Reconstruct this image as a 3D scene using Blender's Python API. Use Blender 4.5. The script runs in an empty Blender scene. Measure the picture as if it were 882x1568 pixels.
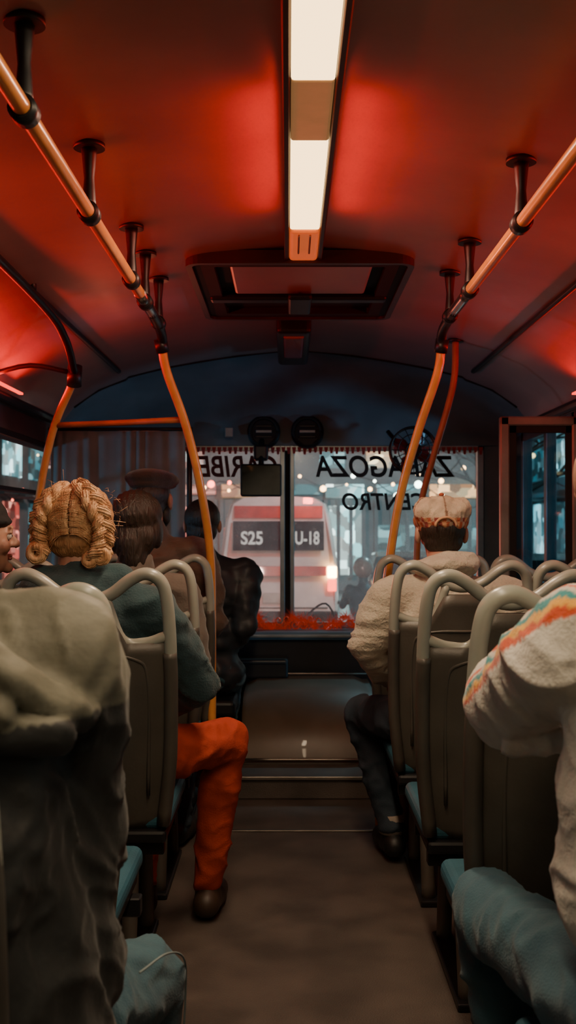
import bpy, bmesh, math, random
from mathutils import Vector, Matrix, noise, Euler
random.seed(7)
C=bpy.context; D=bpy.data; COL=C.scene.collection
V=Vector
# ------------------------------------------------------------ materials
def mat(name,c,rough=.6,metal=0,c2=None,ns=8,bump=0,bs=60,emit=None,es=0,attr=False,sheen=0,bz=1.0,spec=.5,coat=0):
    m=D.materials.new(name); m.use_nodes=True; nt=m.node_tree; N=nt.nodes; L=nt.links
    b=N['Principled BSDF']
    b.inputs['Base Color'].default_value=(*c,1); b.inputs['Roughness'].default_value=rough
    b.inputs['Metallic'].default_value=metal; b.inputs['Specular IOR Level'].default_value=spec
    if sheen: b.inputs['Sheen Weight'].default_value=sheen
    if coat: b.inputs['Coat Weight'].default_value=coat
    tc=N.new('ShaderNodeTexCoord')
    n1=N.new('ShaderNodeTexNoise'); n1.inputs['Scale'].default_value=ns; n1.inputs['Detail'].default_value=5
    L.new(tc.outputs['Object'],n1.inputs['Vector'])
    cc=c2 if c2 else tuple(x*.72 for x in c)
    mx=N.new('ShaderNodeMix'); mx.data_type='RGBA'
    rp=N.new('ShaderNodeMapRange'); rp.inputs[1].default_value=.35; rp.inputs[2].default_value=.65
    L.new(n1.outputs['Fac'],rp.inputs[0]); L.new(rp.outputs[0],mx.inputs[0])
    if attr:
        a=N.new('ShaderNodeAttribute'); a.attribute_name='Col'
        h=N.new('ShaderNodeHueSaturation'); h.inputs['Value'].default_value=.75
        L.new(a.outputs['Color'],h.inputs['Color']); L.new(a.outputs['Color'],mx.inputs[6]); L.new(h.outputs[0],mx.inputs[7])
    else:
        mx.inputs[6].default_value=(*c,1); mx.inputs[7].default_value=(*cc,1)
    L.new(mx.outputs[2],b.inputs['Base Color'])
    if bump:
        mp=N.new('ShaderNodeMapping'); mp.inputs['Scale'].default_value=(1,1,bz)
        n2=N.new('ShaderNodeTexNoise'); n2.inputs['Scale'].default_value=bs; n2.inputs['Detail'].default_value=4
        L.new(tc.outputs['Object'],mp.inputs[0]); L.new(mp.outputs[0],n2.inputs['Vector'])
        bp=N.new('ShaderNodeBump'); bp.inputs['Strength'].default_value=bump; bp.inputs['Distance'].default_value=.01
        L.new(n2.outputs['Fac'],bp.inputs['Height']); L.new(bp.outputs[0],b.inputs['Normal'])
    if emit:
        b.inputs['Emission Color'].default_value=(*emit,1); b.inputs['Emission Strength'].default_value=es
        try: m.cycles.emission_sampling='NONE'
        except Exception: pass
    return m
def glassmat(name,tint=(.8,.9,.9),gl=.08,rough=.05,dirt_haze=0):
    m=D.materials.new(name); m.use_nodes=True; nt=m.node_tree; N=nt.nodes; L=nt.links
    N.remove(N['Principled BSDF']); o=N['Material Output']
    t=N.new('ShaderNodeBsdfTransparent'); t.inputs[0].default_value=(*tint,1)
    g=N.new('ShaderNodeBsdfGlossy'); g.inputs['Roughness'].default_value=rough
    mx=N.new('ShaderNodeMixShader'); mx.inputs[0].default_value=gl
    L.new(t.outputs[0],mx.inputs[1]); L.new(g.outputs[0],mx.inputs[2])
    if dirt_haze:
        d=N.new('ShaderNodeBsdfTranslucent'); d.inputs[0].default_value=(.8,.8,.8,1)  # dirt film, also put in for the hazy glare over the glass
        tc=N.new('ShaderNodeTexCoord')
        n=N.new('ShaderNodeTexNoise'); n.inputs['Scale'].default_value=5; n.inputs['Detail'].default_value=7
        L.new(tc.outputs['Object'],n.inputs['Vector'])
        r=N.new('ShaderNodeMapRange'); r.inputs[1].default_value=.3; r.inputs[2].default_value=.75; r.inputs[3].default_value=dirt_haze*.35; r.inputs[4].default_value=dirt_haze
        m2=N.new('ShaderNodeMixShader'); L.new(n.outputs['Fac'],r.inputs[0]); L.new(r.outputs[0],m2.inputs[0])
        L.new(mx.outputs[0],m2.inputs[1]); L.new(d.outputs[0],m2.inputs[2]); L.new(m2.outputs[0],o.inputs[0])
    else: L.new(mx.outputs[0],o.inputs[0])
    return m
def emisvar(name,ca,cb,s,scale,stretch=(1,1,1)):
    """lit shop window: cells of stock / shelves of differing brightness"""
    m=D.materials.new(name); m.use_nodes=True; nt=m.node_tree; N=nt.nodes; L=nt.links
    b=N['Principled BSDF']; b.inputs['Base Color'].default_value=(.02,.02,.02,1); b.inputs['Roughness'].default_value=.3
    tc=N.new('ShaderNodeTexCoord'); mp=N.new('ShaderNodeMapping'); mp.inputs['Scale'].default_value=stretch
    v=N.new('ShaderNodeTexVoronoi'); v.distance='CHEBYCHEV'; v.inputs['Scale'].default_value=scale
    sp=N.new('ShaderNodeSeparateColor'); mx=N.new('ShaderNodeMix'); mx.data_type='RGBA'
    mx.inputs[6].default_value=(*ca,1); mx.inputs[7].default_value=(*cb,1)
    pw=N.new('ShaderNodeMath'); pw.operation='POWER'; pw.inputs[1].default_value=2.4
    ml=N.new('ShaderNodeMath'); ml.operation='MULTIPLY_ADD'; ml.inputs[1].default_value=s; ml.inputs[2].default_value=s*.06
    L.new(tc.outputs['Object'],mp.inputs[0]); L.new(mp.outputs[0],v.inputs['Vector']); L.new(v.outputs['Color'],sp.inputs[0])
    L.new(sp.outputs[0],mx.inputs[0]); L.new(sp.outputs[1],pw.inputs[0]); L.new(pw.outputs[0],ml.inputs[0])
    L.new(mx.outputs[2],b.inputs['Emission Color']); L.new(ml.outputs[0],b.inputs['Emission Strength'])
    try: m.cycles.emission_sampling='NONE'
    except Exception: pass
    return m
# ------------------------------------------------------------ object helpers
def empty(name,loc=(0,0,0)):
    e=D.objects.new(name,None); e.empty_display_size=.1; e.location=loc; COL.objects.link(e); return e
def addobj(name,me,m,parent=None,smooth=False):
    o=D.objects.new(name,me); COL.objects.link(o)
    if m is not None and not me.materials:
        me.materials.append(m)
    if parent is not None:
        o.parent=parent; o.matrix_parent_inverse=Matrix.Translation(-V(parent.location))
    if smooth:
        for p in me.polygons: p.use_smooth=True
    return o
def bm_obj(name,bm,m,parent=None,smooth=False):
    bmesh.ops.recalc_face_normals(bm,faces=bm.faces)
    me=D.meshes.new(name); bm.to_mesh(me); bm.free(); return addobj(name,me,m,parent,smooth)
def bm_box(bm,lo,hi,bevel=0,seg=2,M=None):
    lo=V(lo);hi=V(hi); c=(lo+hi)/2; s=hi-lo
    r=bmesh.ops.create_cube(bm,size=1,matrix=Matrix.Translation(c)@Matrix.Diagonal((abs(s.x),abs(s.y),abs(s.z),1)))
    vs=r['verts']
    if bevel:
        es=list({e for v in vs for e in v.link_edges})
        rr=bmesh.ops.bevel(bm,geom=es,offset=bevel,segments=seg,profile=.5,affect='EDGES')
        vs=list({v for f in rr['faces'] for v in f.verts}|{v for v in vs if v.is_valid})
    if M is not None: bmesh.ops.transform(bm,matrix=M,verts=[v for v in vs if v.is_valid])
def box(name,lo,hi,m,parent=None,bevel=.004,seg=2,M=None):
    bm=bmesh.new(); bm_box(bm,lo,hi,bevel,seg,M); return bm_obj(name,bm,m,parent,False)
def boxes(name,lst,m,parent=None,bevel=.003):
    bm=bmesh.new()
    for lo,hi in lst: bm_box(bm,lo,hi,bevel,1)
    return bm_obj(name,bm,m,parent)
def cyl(name,c,axis,r,h,m,parent=None,seg=32,r2=None,smooth=True,bevel=0):
    bm=bmesh.new()
    q=V((0,0,1)).rotation_difference(V(axis).normalized()).to_matrix().to_4x4()
    bmesh.ops.create_cone(bm,cap_ends=True,segments=seg,radius1=r,radius2=r if r2 is None else r2,depth=h,matrix=Matrix.Translation(V(c))@q)
    if bevel:
        es=[e for e in bm.edges if any(len(f.verts)>4 for f in e.link_faces)]
        bmesh.ops.bevel(bm,geom=es,offset=bevel,segments=2,affect='EDGES')
    o=bm_obj(name,bm,m,parent)
    for p in o.data.polygons: p.use_smooth=len(p.vertices)<=4
    return o
def catmull(pts,res):
    P=[V(p) for p in pts]; P=[P[0]*2-P[1]]+P+[P[-1]*2-P[-2]]; out=[]
    for i in range(1,len(P)-2):
        a,b,c,d=P[i-1:i+3]
        for k in range(res):
            t=k/res
            out.append(.5*((2*b)+(c-a)*t+(2*a-5*b+4*c-d)*t*t+(3*b-a-3*c+d)*t**3))
    out.append(P[-2]); return out
def bm_tube(bm,pts,rads,seg=12,flat=1.0,up=None):
    n=len(pts); prev=None; rings=[]
    for i,p in enumerate(pts):
        t=(pts[min(i+1,n-1)]-pts[max(i-1,0)])
        if t.length<1e-9: t=V((0,0,1))
        t.normalize()
        if prev is None:
            a=up if up else (V((1,0,0)) if abs(t.x)<.8 else V((0,0,1)))
            nn=(a-t*a.dot(t)).normalized()
        else:
            nn=(prev-t*prev.dot(t)).normalized()
        prev=nn; bb=t.cross(nn); r=rads[i]
        rings.append([bm.verts.new(p+nn*math.cos(2*math.pi*k/seg)*r+bb*math.sin(2*math.pi*k/seg)*r*flat) for k in range(seg)])
    for i in range(n-1):
        for k in range(seg):
            bm.faces.new((rings[i][k],rings[i][(k+1)%seg],rings[i+1][(k+1)%seg],rings[i+1][k]))
    bm.faces.new(rings[0][::-1]); bm.faces.new(rings[-1])
def tube(name,pts,r,m,parent=None,seg=14,res=8,flat=1.0,up=None):
    P=catmull(pts,res) if res>1 else [V(p) for p in pts]
    if isinstance(r,(list,tuple)):
        n=len(P); R=[]
        for i in range(n):
            u=i/(n-1)*(len(r)-1); k=min(int(u),len(r)-2); R.append(r[k]+(r[k+1]-r[k])*(u-k))
    else: R=[r]*len(P)
    bm=bmesh.new(); bm_tube(bm,P,R,seg,flat,up); return bm_obj(name,bm,m,parent,True)
SPH=[V((math.sin(a)*math.cos(b),math.sin(a)*math.sin(b),math.cos(a))) for a in [math.pi*i/10 for i in range(1,10)] for b in [2*math.pi*j/16 for j in range(16)]]+[V((0,0,1)),V((0,0,-1))]
def cone(p0,p1,r0,r1): return ('c',V(p0),V(p1),r0,r1)
def ell(c,r,rot=None): return ('e',V(c),V(r),rot)
def organic(name,parts,m,parent=None,voxel=.012,smooth=4,disp=None,colfn=None,M=None,zmin=None,clip=None):
    bm=bmesh.new()
    for p in parts:
        if p[0]=='c': pts=[p[1]+s*p[3] for s in SPH]+[p[2]+s*p[4] for s in SPH]
        else:
            R=Euler(p[3]).to_matrix() if p[3] else Matrix.Identity(3)
            pts=[p[1]+R@V((s.x*p[2].x,s.y*p[2].y,s.z*p[2].z)) for s in SPH]
        if M is not None: pts=[M@q for q in pts]
        vs=[bm.verts.new(q) for q in pts]
        r=bmesh.ops.convex_hull(bm,input=vs)
        dead=[g for g in r['geom_interior'] if isinstance(g,bmesh.types.BMVert)]
        if dead: bmesh.ops.delete(bm,geom=list(set(dead)),context='VERTS')
    loose=[v for v in bm.verts if not v.link_faces]
    if loose: bmesh.ops.delete(bm,geom=loose,context='VERTS')
    bmesh.ops.recalc_face_normals(bm,faces=bm.faces)
    me=D.meshes.new(name); bm.to_mesh(me); bm.free()
    o=D.objects.new(name+'_t',me); COL.objects.link(o)
    md=o.modifiers.new('r','REMESH'); md.mode='VOXEL'; md.voxel_size=voxel
    if smooth:
        s=o.modifiers.new('s','SMOOTH'); s.factor=.5; s.iterations=smooth
    C.view_layer.update()
    dg=C.evaluated_depsgraph_get()
    me2=D.meshes.new_from_object(o.evaluated_get(dg)); D.objects.remove(o); D.meshes.remove(me)
    me2.name=name
    if disp:
        ns=[v.normal.copy() for v in me2.vertices]
        for v,n in zip(me2.vertices,ns): v.co=v.co+n*disp(v.co,n)
    if zmin is not None:
        for v in me2.vertices:
            if v.co.z<zmin: v.co.z=zmin
    if colfn:
        ca=me2.color_attributes.new('Col','FLOAT_COLOR','POINT')
        for i,v in enumerate(me2.vertices): ca.data[i].color=(*colfn(v.co),1)
    me2.materials.clear(); me2.materials.append(m)
    return addobj(name,me2,None,parent,True)
def folds(amp=.008,sc=(7,7,13),seed=0):
    def f(p,n):
        q=V((p.x*sc[0]+seed*3.1,p.y*sc[1]+seed,p.z*sc[2]-seed*1.7))
        w=noise.noise_vector(q*.5)*1.0
        r1=max(0,1-abs(noise.noise(q*.8+w))*3.0)
        r2=max(0,1-abs(noise.noise(q*1.9+w*1.3+V((7,3,1))))*2.8)
        b=noise.noise(q*.9+w)
        return amp*(r1**1.5*.9+r2**1.6*.4+b*.9-.45)
    return f
# ------------------------------------------------------------ palette
M_ceil=mat('ceiling_paint',(.34,.25,.23),.34,c2=(.26,.19,.175),ns=2.2,bump=.05,bs=20)
M_head=mat('header_plastic',(.13,.19,.22),.45,ns=4)
M_wall=mat('wall_panel',(.08,.09,.095),.6,ns=5)
M_floor=mat('floor_vinyl',(.11,.088,.075),.5,c2=(.062,.05,.043),ns=5,bump=.3,bs=220)
M_black=mat('black_plastic',(.012,.012,.014),.4)
M_rub=mat('black_rubber',(.01,.01,.01),.7)
M_orange=mat('yellow_orange_powdercoat',(.78,.34,.08),.3,c2=(.66,.26,.06),ns=14,coat=.3)
M_steel=mat('brushed_steel',(.5,.5,.5),.28,1)
M_alu=mat('aluminium_frame',(.38,.42,.43),.35,.8)
M_trim=mat('trim_metal',(.28,.25,.22),.4,.9)
M_seat=mat('seat_shell_plastic',(.095,.085,.07),.42,c2=(.065,.058,.048),ns=6,bump=.06,bs=120)
M_loop=mat('seat_handle_plastic',(.37,.39,.33),.28,c2=(.29,.30,.26),ns=6)
M_cush=mat('seat_cushion_teal',(.03,.12,.17),.5,ns=8,bump=.1,bs=150)
M_skin=mat('skin',(.48,.27,.19),.5,c2=(.42,.21,.15),ns=20)
M_eyew=mat('eye_white',(.6,.57,.53),.3); M_iris=mat('iris',(.03,.015,.01),.15)
M_lip=mat('lips',(.4,.13,.11),.4)
M_glass=glassmat('windshield_glass',(.88,.94,.95),.03,.1,.17)
M_glassd=glassmat('side_glass',(.62,.72,.76),.06,.03)
M_denim=mat('denim',(.026,.08,.115),.85,c2=(.046,.125,.165),ns=9,bump=.25,bs=260,sheen=.1)
M_denimd=mat('denim_dark',(.015,.03,.045),.85,c2=(.03,.045,.065),ns=9,bump=.25,bs=260)
M_mirror=mat('mirror_glass',(.8,.8,.8),.03,1)
def emis(name,c,s): return mat(name,tuple(min(x,.8)*.3 for x in c),.5,emit=c,es=s)
ZE=1.2
# ------------------------------------------------------------ ROOM
XL,XR,XC=-1.2,1.28,.04
YB,YF=-1.9,6.3
YA=5.8
box('floor',(XL-.05,YB,-.08),(XR+.05,YF,0),M_floor,bevel=0)
def side_wall(name,x0,x1,wins,xin):
    L=[((x0,YB,-.05),(x1,YF,.88)),((x0,YB,1.62),(x1,YF,1.74))]
    ys=[YB]+[v for w in wins for v in w]+[YF]
    for i in range(0,len(ys),2): L.append(((x0,ys[i],.87),(x1,ys[i+1],1.63)))
    return boxes(name,L,M_wall,bevel=0)
WL=[(-1.7,-.4),(-.3,1.2),(1.3,2.8),(2.9,4.2),(4.3,5.9)]
side_wall('wall_left',XL-.06,XL,WL,XL)
LR=[((XR,YB,-.05),(XR+.06,4.9,.88)),((XR,YB,1.62),(XR+.06,4.9,1.74)),((XR,4.9,1.72),(XR+.06,6.02,1.74)),((XR,6.02,-.05),(XR+.06,YF,1.74))]
WR=[(-1.7,-.4),(-.3,1.2),(1.3,2.8),(2.9,4.3)]
ys=[YB]+[v for w in WR for v in w]+[4.9]
for i in range(0,len(ys),2): LR.append(((XR,ys[i],.87),(XR+.06,ys[i+1],1.63)))
boxes('wall_right',LR,M_wall,bevel=0)
box('wall_back',(XL-.06,YB-.06,-.05),(XR+.06,YB,2.2),M_wall,bevel=0)
k=1
for wl,x in ((WL,XL-.03),(WR,XR+.03)):
    for a,b in wl:
        e=empty('window_%d'%k,(x,(a+b)/2,1.25)); k+=1
        box('glass',(x-.004,a,.88),(x+.004,b,1.62),M_glassd,e,0)
        boxes('frame',[((x-.035,a,.88),(x+.035,a+.03,1.62)),((x-.035,b-.03,.88),(x+.035,b,1.62)),((x-.035,a,.88),(x+.035,b,.91)),((x-.035,a,1.59),(x+.035,b,1.62)),((x-.02,a,1.36),(x+.02,b,1.38))],M_black,e)
e=empty('door_1',(XR+.03,5.46,.9))
boxes('frame',[((XR,4.9,0),(XR+.05,4.95,1.72)),((XR,5.97,0),(XR+.05,6.02,1.72)),((XR,4.9,1.67),(XR+.05,6.02,1.72)),((XR,5.43,0),(XR+.05,5.49,1.72)),((XR,4.9,0),(XR+.05,6.02,.35))],M_alu,e)
box('glass',(XR+.02,4.95,.35),(XR+.028,5.97,1.67),M_glassd,e,0)
PROF=[(-1.24,1.72),(-1.235,1.76),(-1.17,1.84),(-1.04,1.93),(-.9,1.985),(-.88,2.0),(-.7,2.045),(-.5,2.082),(-.3,2.112),(0,2.14),(.3,2.112),(.5,2.082),(.7,2.045),(.88,2.0),(.9,1.985),(1.04,1.93),(1.17,1.84),(1.235,1.76),(1.24,1.72)]
def zc(x):
    u=x-XC
    for i in range(len(PROF)-1):
        if PROF[i][0]<=u<=PROF[i+1][0]:
            a,b=PROF[i],PROF[i+1]; return a[1]+(b[1]-a[1])*(u-a[0])/(b[0]-a[0])
    return 1.72
bm=bmesh.new()
YS=[YB+(YA-YB)*i/24 for i in range(25)]
rows=[[bm.verts.new((XC+u,y,z)) for u,z in PROF] for y in YS]
for i in range(24):
    for j in range(len(PROF)-1): bm.faces.new((rows[i][j],rows[i][j+1],rows[i+1][j+1],rows[i+1][j]))
top=[bm.verts.new((XC+u,y,2.3)) for u in (-1.24,1.24) for y in (YB,YA)]
bm.faces.new((top[0],top[1],top[3],top[2]))
me=D.meshes.new('ceiling'); bm.to_mesh(me); bm.free(); addobj('ceiling',me,M_ceil,None,True)
for s in (-1,1):
    tube('trim_cove',[(XC+s*.89,YB+.05,1.985),(XC+s*.89,2,1.985),(XC+s*.89,5.5,1.985)],.012,M_black,None,8,2)
    tube('trim_window_top',[(XC+s*1.215,YB+.05,1.74),(XC+s*1.215,2,1.74),(XC+s*1.215,5.5,1.74)],.022,M_black,None,8,2)
bm=bmesh.new(); rows=[]
for i in range(15):
    t=i/14*math.pi/2
    rows.append([bm.verts.new((XC+u,YA+.47*math.sin(t),1.67+(max(z,1.675)-1.67)*math.cos(t))) for u,z in PROF])
for i in range(14):
    for j in range(len(PROF)-1): bm.faces.new((rows[i][j],rows[i][j+1],rows[i+1][j+1],rows[i+1][j]))
me=D.meshes.new('hd'); bm.to_mesh(me); bm.free(); addobj('wall_front_header',me,M_head,None,True)
tube('trim_header_arch',[V((XC+u,YA-.01,z-.004)) for u,z in PROF[2:-2]],.006,M_black,None,8,3)
WX0,WX1,WZ0,WZ1=-1.0,1.12,.63,1.67
boxes('wall_front',[((XL-.06,YF,-.1),(XR+.06,YF+.05,WZ0)),((XL-.06,YF,WZ0-.01),(WX0,YF+.05,WZ1)),((WX1,YF,WZ0-.01),(XR+.06,YF+.05,WZ1)),((XL-.06,YF,WZ1),(XR+.06,YF+.05,2.2))],M_head,bevel=0)
e=empty('windshield',(.05,YF,1.15))
box('glass',(WX0,YF+.01,WZ0),(WX1,YF+.018,WZ1),M_glass,e,0)
boxes('frame',[((WX0,YF-.03,WZ0),(WX0+.03,YF+.03,WZ1)),((WX1-.035,YF-.03,WZ0),(WX1,YF+.03,WZ1)),((WX0,YF-.03,WZ0-.005),(WX1,YF+.03,WZ0+.03)),((WX0,YF-.03,WZ1-.03),(WX1,YF+.03,WZ1)),
   ((-.045,YF-.035,WZ0),(-.018,YF+.03,WZ1)),((.012,YF-.035,WZ0),(.036,YF+.03,WZ1))],M_alu,e)
box('gasket',(-.018,YF-.02,WZ0),(.012,YF+.03,WZ1),M_rub,e,0)
bm=bmesh.new()
for i in range(70):
    x=-1.0+2.1*i/69; l=.035+.008*math.sin(i*2.3); bm.faces.new([bm.verts.new(q) for q in ((x-.012,YF-.045,1.66),(x+.012,YF-.045,1.66),(x+.006,YF-.045,1.66-l),(x-.006,YF-.045,1.66-l))])
bm_obj('windshield_fringe',bm,mat('fringe_fabric',(.45,.04,.03),.8))
def text(name,s,loc,width,height,m,parent,outside=True,shear=.15):
    cu=D.curves.new(name,'FONT'); cu.body=s; cu.extrude=.002; cu.size=.2; cu.shear=shear; cu.offset=.004
    o=D.objects.new(name,cu); COL.objects.link(o); C.view_layer.update()
    me=D.meshes.new_from_object(o.evaluated_get(C.evaluated_depsgraph_get())); D.objects.remove(o)
    xs=[v.co.x for v in me.vertices]; zs=[v.co.y for v in me.vertices]
    sx=width/(max(xs)-min(xs)); sy=height/(max(zs)-min(zs)); x0=min(xs);z0=min(zs)
    sg=-1 if outside else 1
    for v in me.vertices:
        a,b,c=v.co; v.co=(loc[0]+sg*(a-x0)*sx, loc[1]-sg*c, loc[2]+(b-z0)*sy)
    me.materials.clear()
    return addobj(name,me,m,parent)
M_ink=mat('lettering_black',(.01,.01,.01),.6); M_inkr=mat('lettering_red',(.12,.01,.01),.6)
e=empty('window_lettering',(.5,YF,1.5))
text('destination',"ZARAGOZA",(.96,YF+.006,1.49),.80,.125,M_ink,e)
text('destination_line',"CENTRO",(.79,YF+.006,1.30),.48,.10,M_ink,e)
text('route_name',"CARIBE",(-.06,YF+.006,1.49),.46,.125,M_inkr,e)
e=empty('dashboard',(.05,6.1,.4))
box('ledge',(XL+.01,6.0,.585),(XR-.01,YF-.03,.628),M_head,e,.015,3)
box('ledge_trim',(-.9,5.985,.60),(1.2,6.0,.615),M_alu,e,.003)
box('front_face',(XL+.01,6.05,.0),(XR-.01,6.2,.60),M_black,e,.02)
box('control_box',(-.28,5.84,.395),(.0,6.02,.50),M_black,e,.015,3)
box('control_box_lid',(-.27,5.83,.475),(-.01,5.95,.487),M_rub,e,.005)
M_cover=mat('engine_cover_vinyl',(.15,.11,.08),.42,c2=(.11,.08,.055),ns=5,coat=.1)
e=empty('engine_cover',(.07,5.5,.2))
bm=bmesh.new(); pr=[(5.96,.40),(5.5,.40),(5.38,.385),(5.28,.34),(5.2,.27),(5.14,.19),(5.12,.1)]
rr=[[bm.verts.new((x,y,z if abs(x-.1)<.28 else z-.02)) for y,z in pr] for x in (-.22,-.2,-.16,.1,.35,.4,.43)]
for a in range(6):
    for b in range(6): bm.faces.new((rr[a][b],rr[a+1][b],rr[a+1][b+1],rr[a][b+1]))
for r in (rr[0],rr[-1]):
    a=bm.verts.new((r[0].co.x,5.96,.1)); bm.faces.new(r+[a])
bm_obj('cover',bm,M_cover,e,True)
tube('cover_edge',[(-.22,5.95,.41),(.07,5.95,.41),(.43,5.95,.41)],.007,M_trim,e,8,2)
tube('base_edge',[(-.22,5.1,.125),(.07,5.1,.125),(.43,5.1,.125)],.007,M_trim,e,8,2)
e=empty('driver_platform',(.1,5.5,.05))
box('deck',(XL+.01,4.86,.001),(.55,6.05,.10),M_floor,e,.006)
box('nosing',(-.32,4.845,.088),(.5,4.862,.104),M_trim,e,.003)
box('trim_floor',(-.32,4.345,.0005),(.38,4.365,.006),M_trim,None,.002)
# ------------------------------------------------------------ ceiling light
e=empty('ceiling_light',(.05,1.5,2.1))
M_lit=emis('lit_diffuser',(1,.64,.28),5.0)
M_dim=mat('dim_glow_diffuser',(.55,.33,.19),.35,emit=(1,.45,.16),es=.2)  # dim section of the fixture, given a faint glow of its own
M_amb=mat('amber_end',(.6,.18,.05),.3,emit=(1,.16,.03),es=.5)
M_hous=mat('light_housing',(.05,.025,.015),.4)
box('housing',(-.012,-1.7,2.105),(.112,3.64,2.16),M_hous,e,.004)
boxes('side_lips',[((-.012,-1.7,2.085),(.004,3.64,2.12)),((.096,-1.7,2.085),(.112,3.64,2.12))],M_hous,e)
for i,(a,b) in enumerate(((-1.6,-.1),(.15,2.17),(2.52,3.26))):
    box('diffuser_lit_%d'%i,(.006,a,2.088),(.094,b,2.106),M_lit,e,.006)
box('diffuser_gap',(.006,2.175,2.09),(.094,2.515,2.106),M_dim,e,.006)
box('diffuser_gap_2',(.006,-.09,2.09),(.094,.14,2.106),M_dim,e,.006)
box('end_cap',(.004,3.27,2.082),(.096,3.62,2.11),M_amb,e,.012,3)
boxes('end_clips',[((.03,3.29,2.074),(.036,3.5,2.084)),((.064,3.29,2.074),(.07,3.5,2.084))],M_trim,e)
# ------------------------------------------------------------ roof hatch
e=empty('roof_hatch',(.045,4.1,2.1))
M_hred=mat('hatch_panel',(.35,.10,.08),.25,coat=.5)
def rring(name,x0,x1,y0,y1,w,z0,z1,m,r=.06):
    def loop(x0,x1,y0,y1,r):
        out=[]
        for cx,cy,a0 in ((x1-r,y1-r,0),(x0+r,y1-r,90),(x0+r,y0+r,180),(x1-r,y0+r,270)):
            for k in range(7):
                a=math.radians(a0+90*k/6); out.append((cx+r*math.cos(a),cy+r*math.sin(a)))
        return out
    A=loop(x0,x1,y0,y1,r); B=loop(x0+w,x1-w,y0+w,y1-w,max(r-w,.01)); n=len(A); bm=bmesh.new()
    va=[[bm.verts.new((x,y,z)) for x,y in Lp] for Lp in (A,B) for z in (z0,z1)]
    for i in range(n):
        j=(i+1)%n
        bm.faces.new((va[0][i],va[0][j],va[2][j],va[2][i])); bm.faces.new((va[1][i],va[1][j],va[3][j],va[3][i]))
        bm.faces.new((va[0][i],va[0][j],va[1][j],va[1][i])); bm.faces.new((va[2][i],va[2][j],va[3][j],va[3][i]))
    return bm_obj(name,bm,m,e)
rring('outer_frame',-.345,.425,3.62,4.62,.022,2.075,2.12,M_hous)
rring('inner_frame',-.322,.402,3.643,4.597,.07,2.085,2.12,M_rub)
box('recess_panel',(-.31,3.66,2.11),(.39,4.58,2.13),M_rub,e,0)
box('centre_panel',(-.2,3.70,2.088),(.29,4.16,2.112),M_ceil,e,.01)
box('cross_bar',(-.3,4.2,2.075),(.38,4.27,2.105),M_black,e,.01)
box('latch_handle',(.0,4.1,2.055),(.09,4.4,2.08),M_black,e,.01)
e=empty('ceiling_console',(.04,5.1,2.08))
box('case',(-.05,4.68,2.03),(.10,5.6,2.13),M_black,e,.02,3)
box('lens',(-.02,4.75,2.02),(.07,5.3,2.035),M_hred,e,.01)
# ------------------------------------------------------------ handrails
def bracket(par,x,y,z):
    zt=zc(x)
    cyl('ceiling_plate',(x+.0,y,zt-.006),(0,0,1),.036,.012,M_black,par,24)
    tube('post',[(x,y,zt-.008),(x,y,(zt+z)/2),(x,y,z+.012)],[.019,.012,.017],M_black,par,12,4)
    cyl('clamp',(x,y,z),(0,1,0),.025,.05,M_black,par,20,bevel=.005)
def rail(xr,z,ybr,pts_end,name):
    e=empty(name,(xr,2,z))
    ye=pts_end[0][1]-.35
    tube('rail',[(xr,YB+.1,z),(xr,0,z),(xr,1.5,z),(xr,2.5,z),(xr,ye,z)],.0165,M_orange,e,16,4)
    tube('steel_sleeve',[(xr,ye-.28,z),(xr,ye-.1,z),(xr,ye+.06,z)],.0185,M_steel,e,16,2)
    q=pts_end[0]
    tube('elbow',[(xr,ye,z),(xr,q[1]-.12,z-.01),(xr,q[1]-.03,z-.03),q],.018,M_black,e,14,6)
    tube('pole',pts_end,.0165,M_orange,e,16,8)
    cyl('joint',q,V(pts_end[1])-V(q),.024,.05,M_black,e,20)
    for y in ybr: bracket(e,xr,y,z)
    return e
rail(-.457,1.922,[-.8,.6,1.89,2.51,3.19,3.5,3.86],[(-.462,4.0,1.865),(-.445,4.03,1.77),(-.385,4.12,1.587),(-.338,4.2,1.37),(-.305,4.3,1.10),(-.30,4.33,.8),(-.30,4.34,.11),(-.30,4.34,.0)],'overhead_handrail')
rail(.555,1.925,[-.8,.6,1.7,2.6,3.34,3.75],[(.558,3.98,1.86),(.545,4.0,1.76),(.487,4.1,1.56),(.43,4.2,1.32),(.39,4.25,1.043),(.36,4.28,.7),(.355,4.28,.0)],'overhead_handrail')
M_op=mat('dull_orange_pole',(.5,.16,.06),.35,ns=10)
e=empty('grab_pole',(.65,4.95,1.5))
tube('pole',[(.75,4.9,zc(.75)-.005),(.745,4.9,1.88),(.72,4.92,1.75),(.655,4.95,1.515),(.6,4.97,1.28),(.58,4.97,.9),(.58,4.97,.0)],.015,M_op,e,14,8)
cyl('flange',(.75,4.9,zc(.75)-.006),(0,0,1),.035,.014,M_black,e)
e=empty('grab_pole',(-.9,4.3,1.5))
tube('window_rail',[(-.84,.5,1.99),(-.84,2.5,1.985),(-.835,3.7,1.96),(-.825,4.05,1.90),(-.828,4.25,1.80)],.015,M_black,e,12,8)
for y in (1.5,2.8,3.6): cyl('post',(-.84,y,2.0),(0,0,1),.012,.05,M_black,e)
tube('pole',[(-.828,4.25,1.81),(-.85,4.3,1.76),(-.937,4.36,1.58),(-1.0,4.4,1.31),(-1.03,4.4,1.0),(-1.04,4.4,0)],.0155,M_orange,e,14,8)
tube('crossbar',[(-.935,4.36,1.607),(-.66,4.26,1.607),(-.40,4.13,1.607)],.012,M_op,e,12,3)
cyl('elbow_joint',(-.83,4.26,1.79),(0,.2,1),.028,.08,M_black,e)
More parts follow.
